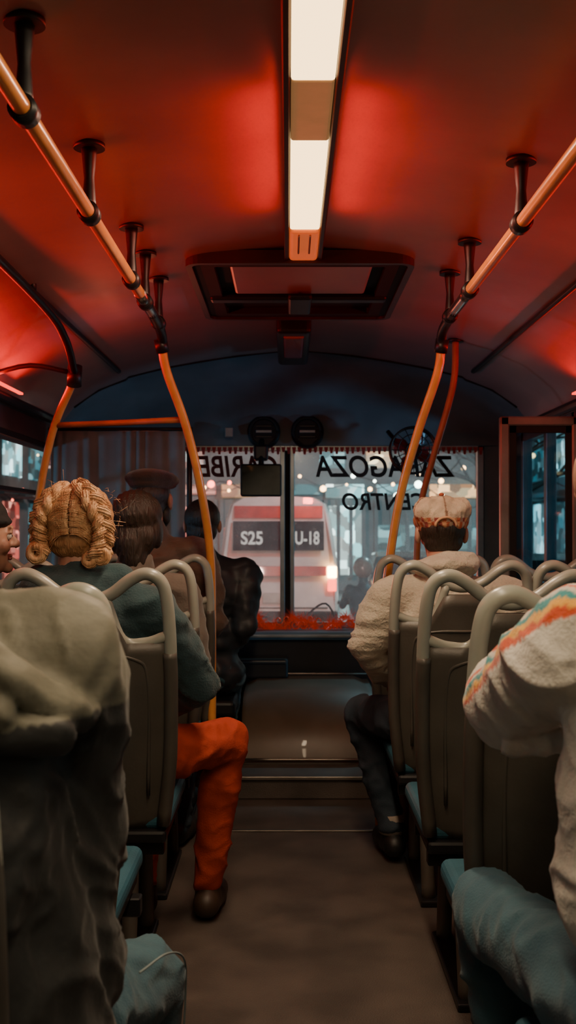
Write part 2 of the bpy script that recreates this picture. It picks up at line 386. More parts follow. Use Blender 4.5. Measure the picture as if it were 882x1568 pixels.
tube('wall_strut',[(-.83,4.26,1.8),(-1.0,4.25,1.83),(-1.17,4.25,1.79)],.01,M_black,e,8,4)
# ------------------------------------------------------------ curtain behind driver
e=empty('driver_curtain',(-.85,5.45,1.3))
M_curt=mat('curtain_fabric',(.26,.31,.32),.9,ns=6,bump=.2,bs=200,sheen=.3)
bm=bmesh.new(); nx,nz=220,22; g=[]
for i in range(nx+1):
    x=-1.18+.67*i/nx; c=[]
    for j in range(nz+1):
        t=j/nz; z=1.68-.9*t; a=.006+.006*t
        y=5.45+a*math.sin(x*105+math.sin(x*17+t)*2.2)*(.6+.5*math.sin(x*31+2*t))+.010*math.sin(x*19+t*2)
        c.append(bm.verts.new((x,y,z)))
    g.append(c)
for i in range(nx):
    for j in range(nz): bm.faces.new((g[i][j],g[i+1][j],g[i+1][j+1],g[i][j+1]))
o=bm_obj('cloth',bm,M_curt,e,True); s=o.modifiers.new('s','SOLIDIFY'); s.thickness=.003
tube('rod',[(-1.19,5.45,1.69),(-.8,5.45,1.69),(-.49,5.45,1.69)],.009,M_black,e,10,2)
tube('post',[(-.49,5.45,1.70),(-.49,5.45,1.0),(-.49,5.45,.1)],.014,M_black,e,10,2)
# ------------------------------------------------------------ entrance partition
e=empty('entrance_partition',(1.08,4.74,.9))
M_pfr=mat('partition_frame',(.32,.33,.31),.4,.3)
boxes('frame',[((.915,4.72,0),(.955,4.76,1.68)),((1.225,4.72,0),(1.265,4.76,1.68)),((.915,4.72,1.64),(1.265,4.76,1.68)),((.915,4.72,.62),(1.265,4.76,.66))],M_pfr,e,.006)
boxes('gasket',[((.955,4.73,.66),(.985,4.75,1.64)),((1.2,4.73,.66),(1.225,4.75,1.64)),((.955,4.73,1.61),(1.225,4.75,1.64))],M_rub,e,0)
box('glass',(.98,4.738,.66),(1.2,4.743,1.62),M_glassd,e,0)
box('lower_panel',(.955,4.73,.02),(1.225,4.75,.62),M_wall,e,.003)
# ------------------------------------------------------------ vents, mirror, fan
def hdy(z):
    t=math.acos(min(1,(z-1.67)/(2.12-1.67))); return YA+.47*math.sin(t)
for x in (-.137,.11):
    z=1.745; y=hdy(z)-.02
    e=empty('air_vent',(x,y,z))
    cyl('housing',(x,y,z),(0,1,-.15),.093,.06,M_black,e,40,bevel=.012)
    bm=bmesh.new(); P=[V((x+.078*math.cos(a),y-.033,z+.078*math.sin(a))) for a in [2*math.pi*i/32 for i in range(33)]]
    bm_tube(bm,P,[.009]*33,8); bm_obj('ring',bm,M_rub,e,True)
    cyl('disc',(x,y-.03,z),(0,1,0),.066,.012,M_rub,e,32)
    box('slot',(x-.045,y-.046,z-.008),(x+.045,y-.036,z+.008),M_pfr,e,.003)
    for dz in (-.03,.03): box('louvre',(x-.045,y-.042,z+dz-.005),(x+.045,y-.034,z+dz+.005),M_black,e,.002)
e=empty('rear_view_mirror',(-.148,6.0,1.46))
box('housing',(-.262,6.0,1.37),(-.034,6.03,1.55),M_black,e,.014,3,)
box('glass',(-.252,5.994,1.38),(-.044,6.0,1.54),M_mirror,e,.0)
tube('stem',[(-.148,6.03,1.52),(-.148,6.06,1.6),(-.148,6.16,1.69)],.016,M_black,e,10,4)
box('sensor_pod',(-.19,6.04,1.57),(-.11,6.12,1.66),M_black,e,.015,3)
e=empty('dashboard_fan',(.68,5.95,1.62))
P=lambda r,y:[V((.68+r*math.cos(a),y,1.62+r*math.sin(a))) for a in [2*math.pi*i/36 for i in range(37)]]
for r,y in ((.125,5.93),(.125,5.99),(.085,5.915),(.04,5.91)):
    bm=bmesh.new(); bm_tube(bm,P(r,y),[.006 if r>.1 else .003]*37,8); bm_obj('cage_ring',bm,M_black,e,True)
bm=bmesh.new()
for i in range(16):
    a=2*math.pi*i/16; d=V((math.cos(a),0,math.sin(a)))
    bm_tube(bm,[V((.68,5.91,1.62))+d*.02,V((.68,5.912,1.62))+d*.08,V((.68,5.93,1.62))+d*.125,V((.68,5.99,1.62))+d*.125],[.0022]*4,6)
bm_obj('cage_wires',bm,M_black,e,True)
bm=bmesh.new()
for i in range(4):
    a=math.pi/2*i+.4; R=Matrix.Translation((.68,5.955,1.62))@Matrix.Rotation(a,4,'Y')@Matrix.Rotation(.5,4,'X')
    vs=[bm.verts.new(R@V(p)) for p in ((.02,0,-.015),(.06,0,-.045),(.11,0,-.03),(.115,0,.015),(.06,0,.03),(.02,0,.015))]
    bm.faces.new(vs)
o=bm_obj('blades',bm,mat('fan_blade',(.25,.03,.03),.3),e,True)
cyl('motor',(.68,5.99,1.62),(0,1,0),.045,.09,M_black,e,24,bevel=.01)
tube('arm',[(.68,6.02,1.62),(.62,6.08,1.66),(.56,6.15,1.74)],.012,M_black,e,10,4)
e=empty('switch_box',(-.33,6.1,1.73)); box('case',(-.355,6.16,1.71),(-.31,6.22,1.765),M_pfr,e,.005)
M_tin=mat('red_tinsel_glow',(.7,.06,.03),.25,.6,emit=(1,.08,.02),es=.12)  # foil shine helped by a faint glow; the tinsel is no lamp
bm=bmesh.new()
for i in range(1500):
    x=random.uniform(-.26,.38); c=V((x,6.18,.655+.03*math.sin(x*25)+.018*math.sin(x*61))); d=V((random.gauss(0,1),random.gauss(0,.5),random.gauss(0,1))).normalized()
    l=random.uniform(.02,.085); s=d.cross(V((0,1,.3))).normalized()*.0013
    a=c+d*.004; b=c+d*l; bm.faces.new([bm.verts.new(q) for q in (a-s,a+s,b)])
for i in range(14):   # ribbon curls
    x=-.24+i*.045; P=[V((x+.018*math.cos(k*.7)+.002*k,6.16+.004*math.sin(k),.665+.02*math.sin(i*1.7)+.02*math.sin(k*.7))) for k in range(10)]
    bm_tube(bm,P,[.0035]*10,5)
o=bm_obj('tinsel_garland',bm,M_tin)
e=empty('windshield_wiper',(.1,6.38,.7))
tube('arm',[(-.5,6.36,.62),(-.3,6.37,.72),(-.12,6.37,.68)],.006,M_rub,e,8,5)
tube('arm_2',[(.3,6.36,.62),(.22,6.37,.76),(.1,6.37,.69)],.006,M_rub,e,8,5)
# ------------------------------------------------------------ seats
def seat(cx,d):
    e=empty('bus_seat',(cx,d,.5))
    yb=lambda z:d+.05-.11*(z-.45)/.6
    bm=bmesh.new(); n=20; mm=16; fr=[];bk=[]
    for i in range(n+1):
        u=-1+2*i/n; au=abs(u)
        f=[];b=[]
        zt=.905+.085*max(0,min(1,(0.5-au)/.22))
        for j in range(mm+1):
            t=j/mm; z=.40+(zt-.40)*t
            w=.196+.012*math.sin(min(1,t*1.2)*math.pi/2)
            if t<.12: w-=.03*(1-t/.12)**2
            x=cx+u*w; y=yb(z)-.035*(1-u*u)+.02*(1-t)**3
            b.append(bm.verts.new((x,y-.0,z))); f.append(bm.verts.new((x,y+.028+.012*(1-au**4),z)))
        fr.append(f);bk.append(b)
    for A,fl in ((fr,0),(bk,1)):
        for i in range(n):
            for j in range(mm): bm.faces.new((A[i][j],A[i+1][j],A[i+1][j+1],A[i][j+1]))
    for i in range(n):
        bm.faces.new((fr[i][0],fr[i+1][0],bk[i+1][0],bk[i][0])); bm.faces.new((fr[i][mm],fr[i+1][mm],bk[i+1][mm],bk[i][mm]))
    for i in (0,n):
        for j in range(mm): bm.faces.new((fr[i][j],fr[i][j+1],bk[i][j+1],bk[i][j]))
    bm_obj('back_shell',bm,M_seat,e,True)
    tube('shell_rib',[(cx-.15,yb(.5)-.012,.5),(cx-.155,yb(.8)-.012,.80),(cx-.12,yb(.86)-.022,.865),(cx,yb(.87)-.036,.875),(cx+.12,yb(.86)-.022,.865),(cx+.155,yb(.8)-.012,.80),(cx+.15,yb(.5)-.012,.5)],.005,M_seat,e,6,6)
    path=[(-.19,.44),(-.21,.6),(-.214,.8),(-.212,.93),(-.205,1.02),(-.19,1.065),(-.155,1.083),(-.115,1.068),(-.06,1.028),(0,1.012),(.06,1.028),(.115,1.068),(.155,1.083),(.19,1.065),(.205,1.02),(.212,.93),(.214,.8),(.21,.6),(.19,.44)]
    tube('handle_frame',[(cx+x,yb(z)+.005,z) for x,z in path[2:-2]],.0165,M_loop,e,14,6,flat=1.2)
    for s in (-1,1):
        tube('shell_side',[(cx+s*x,yb(z)+.004,z) for x,z in ((.186,.42),(.207,.6),(.2125,.8),(.211,.88))],.0185,M_seat,e,12,5,flat=1.3)
        tube('loop_bar',[(cx+s*.21,yb(.92)+.005,.925),(cx+s*.15,yb(.9)-.0,.905),(cx+s*.09,yb(.91)-.008,.915),(cx+s*.05,yb(1.0)-.005,1.02)],.014,M_loop,e,12,6)
    box('cushion',(cx-.205,d+.06,.40),(cx+.205,d+.50,.455),M_cush,e,.022,4)
    box('cushion_pan',(cx-.195,d+.04,.37),(cx+.195,d+.47,.405),M_black,e,.01)
    return e
def base(x0,x1,d,xa):
    e=empty('seat_frame',((x0+x1)/2,d,.2))
    boxes('beams',[((x0,d+.08,.33),(x1,d+.12,.372)),((x0,d+.36,.33),(x1,d+.40,.372))],M_black,e)
    for x in (xa,):
        tube('leg_1',[(x,d+.02,.0),(x,d+.08,.2),(x,d+.10,.34)],.022,M_seat,e,10,4)
        tube('leg_2',[(x,d+.44,.0),(x,d+.40,.2),(x,d+.38,.34)],.022,M_seat,e,10,4)
    box('foot',(xa-.03,d-.02,.0),(xa+.03,d+.48,.02),M_black,e,.005)
LROW=[1.12,2.1,2.85,3.57,4.3]; RROW=[1.2,2.0,2.75,3.5,4.22]
for d in LROW:
    sx=-.03 if d==2.1 else 0
    seat(-.515+sx,d); seat(-.95,d); base(-1.19,-.33,d,-.42)
for d in RROW:
    seat(.548,d); seat(.985,d); base(.36,1.27,d,.45)
# ------------------------------------------------------------ people
def hand(name,w,f,n,side,curl,par,m=M_skin):
    w=V(w); f=V(f).normalized(); n=V(n); n=(n-f*n.dot(f)).normalized(); s=f.cross(n)*side
    P=[cone(w-f*.03,w+f*.02,.024,.026)]
    for o in (-.028,-.01,.01,.027): P.append(cone(w+f*.015+s*o*.7,w+f*.085+s*o,.017,.0125))
    for o,l in ((-.031,.062),(-.0105,.078),(.0105,.084),(.031,.075)):
        p=w+f*.088+s*o; a=curl*.5; r=.0092
        for k,fr in enumerate((.45,.32,.23)):
            q=p+(f*math.cos(a)-n*math.sin(a))*l*fr*1.15; P.append(cone(p,q,r,r*.9)); p=q; r*=.9; a+=curl
    p=w+f*.025+s*.03; q=p+(f*.6+s*.75-n*.25)*.04; t=q+(f*.95+s*.25-n*.3)*.034; u=t+(f*.98-s*.05-n*.35)*.026
    P+=[cone(p,q,.016,.0115),cone(q,t,.011,.010),cone(t,u,.010,.008)]
    return organic(name,P,m,par,.0038,2)
def shoe(name,a,dirv,m,par):
    z0=max(0,a[2]-.10)
    a=V((a[0],a[1],z0)); d=V(dirv).normalized(); d.z=0
    P=[cone(a-d*.05+V((0,0,.05)),a+d*.06+V((0,0,.045)),.043,.042),cone(a+d*.06+V((0,0,.04)),a+d*.16+V((0,0,.033)),.044,.036),cone(a-d*.02+V((0,0,.06)),a-d*.01+V((0,0,.115)),.042,.04)]
    return organic(name,P,m,par,.008,3,zmin=.003+a.z)
def head(name,c,yaw,pitch,par,skin=M_skin):
    M=Matrix.Translation(V(c))@Matrix.Rotation(yaw,4,'Z')@Matrix.Rotation(pitch,4,'X')
    P=[ell((0,-.012,.03),(.075,.092,.085)),ell((0,.03,-.058),(.05,.052,.052)),ell((0,.034,-.01),(.061,.052,.08)),
       cone((0,.084,.012),(0,.104,-.018),.008,.012),ell((.012,.094,-.022),(.009,.01,.007)),ell((-.012,.094,-.022),(.009,.01,.007)),
       ell((.079,-.008,-.005),(.011,.02,.032),(0,0,.3)),ell((-.079,-.008,-.005),(.011,.02,.032),(0,0,-.3)),
       ell((0,.083,.028),(.046,.012,.009)),ell((0,.08,-.085),(.02,.016,.016)),ell((.042,.062,-.025),(.02,.02,.02)),ell((-.042,.062,-.025),(.02,.02,.02)),
       cone((0,-.03,-.05),(0,-.045,-.18),.052,.058)]
    for s in (-1,1): P.append(ell((s*.03,.079,.014),(.017,.011,.006)))
    organic(name,P,skin,par,.0048,2,M=M)
    for s in (-1,1):
        for nm,p,r,mm in (('eye',(s*.03,.0755,.005),.0115,M_eyew),('pupil',(s*.03,.0835,.005),.0055,M_iris)):
            bm=bmesh.new(); bmesh.ops.create_uvsphere(bm,u_segments=14,v_segments=10,radius=r,matrix=M@Matrix.Translation(p)); bm_obj(nm,bm,mm,par,True)
    organic('lips',[ell((0,.086,-.05),(.024,.007,.005)),ell((0,.085,-.058),(.02,.008,.006))],M_lip,par,.0025,1,M=M)
    return M
HAIRB=dict(bump=.6,bs=220,bz=.12)
M_hdark=mat('hair_dark',(.03,.020,.014),.42,**HAIRB)
M_hblond=mat('hair_ginger_blonde',(.78,.50,.27),.42,c2=(.48,.25,.11),ns=30,**HAIRB)
M_hroot=mat('hair_ginger_roots',(.45,.24,.11),.5,c2=(.30,.15,.06),ns=30,**HAIRB)
def lerp(a,b,t): return V(a)+(V(b)-V(a))*t
def person(name,X,d,top,cloth,pants,shoem,fat=1.0,hx=None,hy=0,yaw=0,pitch=0,lean=0,sh=.185,arms=None,legs=None,amp=.007,seed=0,voxel=.011,colfn=None,fsc=(7,7,13),pcol=None,skin=M_skin,extra=(),handdirs=None,seatz=.455,dispf=None,armr=1.0):
    e=empty(name,(X,d+.2,.5))
    hx=X if hx is None else hx
    H=top-.118; zs=H-.215
    hipy=d+.19; chy=d+.185+lean*.7; ny=d+.17+lean; hdy_=d+.205+lean+hy
    hz=seatz+.115
    arms=arms or {}; legs=legs or {}
    T=[ell((X,hipy,hz),(.165*fat,.12*fat,.115)),ell(lerp((X,hipy,hz),(X,chy,zs-.12),.5),(.155*fat,.115*fat,.15)),
       ell((X,chy,zs-.10),(.18*fat,.12*fat,.15)),cone((X-sh+.02,ny,zs-.01),(X+sh-.02,ny,zs-.01),.068*fat,.068*fat),
       cone((X,ny-.01,zs),(hx,ny-.01,zs+.085),.085*fat,.064),ell((X,chy-.03,zs-.06),(.15*fat,.10*fat,.12))]
    hd=[]; ar=fat*armr
    for s,k in ((-1,'L'),(1,'R')):
        S=V((X+s*sh,ny,zs-.015)); E,W=arms.get(k,((X+s*(sh+.05),d+.20+lean,zs-.27),(X+s*.12,d+.42,.645)))
        T+=[cone(S,E,.068*fat,.054*ar),cone(E,W,.054*ar,.040*ar)]
        hd.append((s,V(E),V(W)))
    T+=list(extra)
    organic('upper_garment',T,cloth,e,voxel,3,dispf or folds(amp,fsc,seed),colfn)
    for s,E,W in hd:
        f=(W-E).normalized(); f=V((f.x*.6,f.y,f.z*.45)).normalized()
        if handdirs and s in handdirs: f=V(handdirs[s])
        hand('hand_'+('left' if s<0 else 'right'),W+f*.035,f,(0,0,1),s*-1*1.0,.35,e,skin)
    Pl=[ell((X,hipy,hz),(.165,.13,.113))]
    for s,k in ((-1,'L'),(1,'R')):
        hp=V((X+s*.085,hipy+.02,hz-.025)); K,A=legs.get(k,((X+s*.12,d+.60,.50),(X+s*.125,d+.60,.10)))
        Pl+=[cone(hp,K,.088,.068),cone(K,A,.066,.05)]
        f=V((s*.15,1,0)) if not legs.get(k+'d') else V(legs[k+'d'])
        shoe('shoe_'+('left' if s<0 else 'right'),(A[0],A[1]+.02,A[2]-.02),f,shoem,e)
    organic('trousers',Pl,pants,e,.009,3,folds(.009,(8,8,11),seed+3),pcol)
    M=head('head',(hx,hdy_,H),yaw,pitch,e,skin)
    return e,M,(X,ny,zs)
M_shoe=mat('shoe_leather',(.05,.03,.02),.5); M_shoeb=mat('shoe_black',(.01,.01,.01),.5)
M_seam=mat('denim_seam_thread',(.22,.28,.29),.8)
# --- P2 braided woman
M_hood=mat('teal_hoodie',(.022,.06,.07),.9,c2=(.014,.04,.048),ns=12,bump=.3,bs=180,sheen=.2)
M_or=mat('orange_trousers',(.50,.055,.018),.8,c2=(.36,.036,.012),ns=9,bump=.2,bs=200)
e,M,nk=person('braided_hair_woman',-.56,2.85,1.32,M_hood,M_or,M_shoe,fat=1.03,hx=-.575,sh=.19,amp=.010,seed=2,yaw=-.1,
   arms={'R':((-.25,3.12,.76),(-.36,3.32,.665)),'L':((-.765,3.05,.78),(-.66,3.30,.66))},
   legs={'R':((-.185,3.36,.555),(-.245,3.40,.12)),'L':((-.45,3.42,.53),(-.45,3.42,.12)),'Rd':(.1,1,0)},
   extra=[ell((-.57,2.985,1.04),(.15,.075,.055)),ell((-.57,2.955,1.0),(.12,.06,.07)),cone((-.68,3.0,1.06),(-.46,3.0,1.06),.045,.045)])
organic('hair',[ell((0,-.015,.03),(.093,.104,.093)),ell((0,-.055,-.03),(.085,.055,.065)),ell((-.06,-.03,.0),(.04,.06,.07)),ell((.06,-.03,.0),(.04,.06,.07))],M_hroot,e,.006,3,M=M,
   disp=lambda p,n:.0015*math.sin(p.z*240+14*math.sin(p.x*28))+.003*noise.noise(p*40))
def plait(bm,path,w,th,n):
    P=catmull(path,max(4,n//(len(path)-1)+1)); L=len(P)
    for k in range(3):
        pts=[];rr=[]
        for i,p in enumerate(P):
            t=(P[min(i+1,L-1)]-P[max(i-1,0)]).normalized(); out=(p-V((0,-.0,.0))); out.z*=.4; out=(out-t*out.dot(t)).normalized(); sd=t.cross(out)
            u=i/(L-1); sc=.55+.45*math.sin(min(1,u*2.5)*math.pi/2); ph=u*n*.42*math.pi/2+2*math.pi*k/3
            pts.append(M@(p+sd*w*sc*math.sin(ph)+out*th*sc*math.sin(2*ph))); rr.append(.0130*sc)
        bm_tube(bm,[V(q) for q in pts],rr,10)
        for j in range(11):
            a=2*math.pi*j/11; q2=[]
            for i,q in enumerate(pts):
                t=(pts[min(i+1,L-1)]-pts[max(i-1,0)]).normalized(); x=t.cross(V((0,0,1)));
                x=x.normalized() if x.length>1e-4 else V((1,0,0)); y=t.cross(x); aa=a+i*.06
                q2.append(q+(x*math.cos(aa)+y*math.sin(aa))*rr[i]*random.uniform(.98,1.1))
            bm_tube(bm,q2,[.0015]*L,4)
bm=bmesh.new()
plait(bm,[(.0,-.05,.122),(.035,-.095,.10),(.072,-.112,.055),(.09,-.105,.0),(.088,-.10,-.05),(.075,-.105,-.085)],.019,.009,26)
plait(bm,[(-.03,-.05,.118),(-.06,-.092,.085),(-.088,-.10,.035),(-.095,-.09,-.01),(-.09,-.085,-.05),(-.08,-.095,-.08)],.018,.008,24)
bm_obj('plaits',bm,M_hblond,e,True)
bm=bmesh.new()
for cx,cz,R0 in ((.085,-.075,.022),(-.092,-.07,.024),(.055,-.088,.016)):
    P=[M@V((cx+(R0*(1-i/60*.55))*math.cos(i*.42),-.10-.012*i/40,cz+(R0*(1-i/60*.55))*math.sin(i*.42))) for i in range(36)]
    bm_tube(bm,P,[.0095]*36,8)
    for j in range(7):
        a=2*math.pi*j/7; bm_tube(bm,[p+V((math.cos(a),math.sin(a)*.5,math.sin(a)))*.0092 for p in P],[.0018]*36,4)
bm_obj('coiled_buns',bm,M_hblond,e,True)
bm=bmesh.new()
for i in range(760):
    s=random.choice((-1,1)); z0=random.uniform(-.02,.118)
    a0=random.uniform(.0,.06)*s; a1=a0+s*random.uniform(.7,1.3); drop=random.uniform(.02,.06)
    pts=[]; lift=random.uniform(0,.003)
    for k in range(9):
        t=k/8; a=a0+(a1-a0)*t; z=z0-drop*t*t; h=min(.99,max(-.99,(z-.03)/.095)); rr=math.sqrt(1-h*h)
        if z<.0: rr=max(rr,.93)
        pts.append(M@V((math.sin(a)*(.097+lift)*rr,-.015-math.cos(a)*(.109+lift)*rr,z+random.uniform(-.0006,.0006))))
    bm_tube(bm,pts,[.0011]*9,4)
for i in range(90):   # short fly-away hairs
    a=random.uniform(-2.0,2.0); z=random.uniform(-.03,.115); h=min(.99,max(-.99,(z-.03)/.1)); rr=math.sqrt(1-h*h)
    p=V((math.sin(a)*.108*rr,-.015-math.cos(a)*.118*rr,z)); o=V((math.sin(a)*rr,-math.cos(a)*rr,h)); sd=V((random.gauss(0,1),random.gauss(0,1),random.gauss(0,1)))*.006
    bm_tube(bm,[M@(p+o*.008*t+sd*t*t) for t in (0,.5,1.0,1.4)],[.0005]*4,3)
bm_obj('hair_strands',bm,M_hblond,e,True)
# --- P1 near jacket person
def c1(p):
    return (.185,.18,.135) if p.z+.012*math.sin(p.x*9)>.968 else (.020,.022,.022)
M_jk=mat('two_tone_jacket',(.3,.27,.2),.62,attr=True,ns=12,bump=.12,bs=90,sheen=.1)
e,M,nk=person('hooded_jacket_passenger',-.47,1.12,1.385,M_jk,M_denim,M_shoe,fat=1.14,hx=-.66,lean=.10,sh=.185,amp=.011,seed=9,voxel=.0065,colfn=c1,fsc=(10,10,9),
   arms={'R':((-.272,1.46,.80),(-.34,1.70,.60)),'L':((-.74,1.42,.80),(-.60,1.66,.62))},
   legs={'R':((-.245,1.90,.425),(-.25,1.97,.12)),'L':((-.60,1.84,.45),(-.6,1.84,.12))},
   extra=[ell((-.56,1.30,1.09),(.19,.09,.07)),ell((-.40,1.30,1.045),(.12,.075,.045),(0,.5,.2)),
          cone((-.50,1.23,1.10),(-.31,1.27,1.025),.030,.022),cone((-.31,1.27,1.025),(-.255,1.33,.97),.022,.026),cone((-.52,1.22,1.04),(-.33,1.25,.99),.028,.020),cone((-.36,1.26,1.06),(-.27,1.30,1.0),.02,.018),cone((-.42,1.22,.97),(-.27,1.29,.955),.02,.022),
          # body of the jacket hanging between torso and arm, and its skirt over the hip
          cone((-.38,1.36,.98),(-.36,1.38,.56),.10,.135),cone((-.42,1.33,.80),(-.37,1.40,.54),.13,.15),cone((-.31,1.42,.86),(-.31,1.46,.62),.075,.095)],
   handdirs={1:(.15,1,-.5)})
organic('hair',[ell((0,-.02,.035),(.086,.10,.092)),ell((0,-.05,-.02),(.072,.055,.06))],M_hdark,e,.008,3,M=M)
tube('knee_seam',[(-.215,1.60,.555),(-.19,1.75,.525),(-.178,1.90,.455),(-.182,1.955,.36),(-.19,1.98,.25)],.0018,M_seam,e,6,6)
# --- P3
M_gb=mat('taupe_coat',(.17,.14,.115),.85,ns=8,bump=.2,bs=120,sheen=.2)
e,M,nk=person('dark_haired_woman',-.535,3.57,1.325,M_gb,M_denimd,M_shoeb,fat=1.0,hx=-.52,sh=.17,seed=8,yaw=-.15)
organic('hair',[ell((0,-.015,.035),(.092,.102,.09)),ell((0,-.05,-.04),(.088,.06,.075)),ell((.07,-.01,-.02),(.025,.05,.06)),ell((-.07,-.01,-.02),(.025,.05,.06)),cone((0,-.06,-.06),(.01,-.07,-.12),.06,.045)],M_hdark,e,.006,3,M=M,disp=lambda p,n:.0015*math.sin(p.x*300+6*math.sin(p.z*20)))
# --- P4 man with flat cap
M_br=mat('brown_jacket',(.12,.07,.048),.75,ns=8,bump=.25,bs=90,sheen=.2)
e,M,nk=person('flat_cap_man',-.56,4.3,1.43,M_br,M_denimd,M_shoeb,fat=1.12,hx=-.555,sh=.2,seed=11,yaw=-.25,amp=.011,legs={'L':((-.68,4.83,.52),(-.68,4.64,.12)),'R':((-.44,4.83,.52),(-.44,4.64,.12))})
organic('hair',[ell((0,-.02,.02),(.08,.095,.08)),ell((0,-.045,-.03),(.068,.05,.045))],M_hdark,e,.008,3,M=M)
organic('beard',[ell((0,.045,-.085),(.052,.048,.035)),ell((.055,.015,-.06),(.016,.03,.04)),ell((-.055,.015,-.06),(.016,.03,.04))],M_hdark,e,.006,3,M=M)
M_cap=mat('dark_wool_cap',(.05,.03,.026),.95,ns=20,bump=.4,bs=200,sheen=.3)
organic('flat_cap',[ell((0,-.01,.085),(.112,.125,.042),(-.12,0,0)),ell((0,-.01,.065),(.095,.112,.03)),ell((0,.095,.065),(.07,.05,.012),(-.25,0,0))],M_cap,e,.007,3,M=M)
# --- P5 puffer
M_puf=mat('black_puffer',(.03,.037,.046),.5,ns=8,bump=.1,bs=60)
def quilt(p,n): return .006*(abs(math.sin(p.z*40+1.2*noise.noise(p*8)))**.6-.6)+.014*noise.noise(p*18)
e,M,nk=person('puffer_jacket_passenger',-.375,4.93,1.33,M_puf,M_denim,M_shoeb,fat=1.08,sh=.18,seed=14,seatz=.42,dispf=quilt,armr=.9,hx=-.40,
   arms={'R':((-.20,5.04,.74),(-.28,5.26,.62)),'L':((-.58,5.12,.74),(-.47,5.28,.62))},legs={'R':((-.28,5.34,.47),(-.30,5.32,.22)),'L':((-.45,5.34,.47),(-.45,5.32,.22))})
organic('hair',[ell((0,-.018,.035),(.086,.10,.09)),ell((0,-.05,-.03),(.074,.055,.06))],M_hdark,e,.008,3,M=M)
e=empty('jump_seat',(-.38,5.1,.3)); box('cushion',(-.56,4.98,.34),(-.24,5.28,.415),M_black,e,.02,3); box('pedestal',(-.5,5.02,.1),(-.27,5.22,.34),M_black,e,.01)
# --- P6 window passenger with beanie
M_dk=mat('dark_coat',(.02,.02,.022),.85,ns=8,bump=.2,bs=90)
e,M,nk=person('beanie_passenger',-.935,2.85,1.29,M_dk,M_denimd,M_shoeb,fat=.95,hx=-.862,sh=.155,yaw=-1.15,seed=17,
   arms={'R':((-.80,3.10,.78),(-.86,3.28,.65)),'L':((-1.09,3.08,.78),(-1.02,3.28,.65))})
organic('hair',[ell((0,-.025,.02),(.082,.09,.08)),ell((0,-.05,-.04),(.07,.05,.06))],M_hdark,e,.008,3,M=M)
organic('beanie',[ell((0,-.02,.055),(.09,.103,.075)),ell((0,-.012,.045),(.093,.107,.025))],M_dk,e,.007,3,M=M)
# --- P7 man with patterned cap
M_fl=mat('cream_fleece',(.54,.50,.40),.95,c2=(.44,.40,.32),ns=14,bump=.6,bs=110,sheen=.4)
e,M,nk=person('cream_fleece_man',.535,3.5,1.30,M_fl,M_denimd,M_shoeb,fat=1.17,hx=.52,sh=.20,seed=20,amp=.013,voxel=.008,fsc=(5,5,15),lean=.02,
   arms={'L':((.262,3.70,.80),(.36,3.92,.67)),'R':((.80,3.66,.80),(.68,3.92,.66))},
   legs={'L':((.27,4.06,.515),(.375,3.98,.13)),'R':((.66,4.08,.5),(.66,4.05,.13))},
   extra=[ell((.525,3.66,1.075),(.12,.09,.045))])
tube('sock',[(.375,3.985,.10),(.375,3.98,.17)],.047,mat('sock',(.35,.3,.25),.9),e,14,2)
organic('hair',[ell((0,-.018,.015),(.081,.096,.075)),ell((0,-.048,-.03),(.068,.05,.045))],M_hdark,e,.007,3,M=M)
def ccap(p):
    q=M.inverted()@p; a=math.atan2(q.x,-q.y)
    if q.z<.052:
        k=int(math.floor(a*9))+int(q.z>.038)
        return [(.50,.12,.06),(.55,.42,.30),(.30,.06,.05),(.58,.30,.15)][k%4]
    s=abs(((a/(math.pi/3))%1)-.5)
    if s>.465: return (.25,.14,.09)
    return (.58,.48,.36)
M_pc=mat('patterned_cap',(.6,.4,.3),.85,attr=True,ns=25,bump=.3,bs=220)
organic('cap_crown',[ell((0,-.008,.050),(.097,.114,.078)),ell((0,-.008,.035),(.095,.112,.03)),ell((.05,-.04,.075),(.05,.06,.045)),ell((-.05,-.04,.075),(.05,.06,.045))],M_pc,e,.0045,2,M=M,colfn=ccap,disp=folds(.005,(22,22,16),3))
organic('cap_button',[ell((0,-.008,.130),(.010,.010,.007))],M_pc,e,.003,1,M=M,colfn=lambda p:(.5,.12,.06))
organic('cap_brim',[ell((0,.12,.03),(.075,.075,.007),(-.15,0,0))],M_pc,e,.005,2,M=M,colfn=lambda p:(.55,.15,.07))
bm=bmesh.new(); P=[M@V((.035*math.cos(a),-.122+.006*abs(math.cos(a)),.022+.03*math.sin(a))) for a in [math.pi*i/12 for i in range(13)]]
bm_tube(bm,P,[.0045]*13,6); bm_obj('cap_adjuster_arch',bm,mat('cap_piping',(.6,.35,.2),.8),e,True)
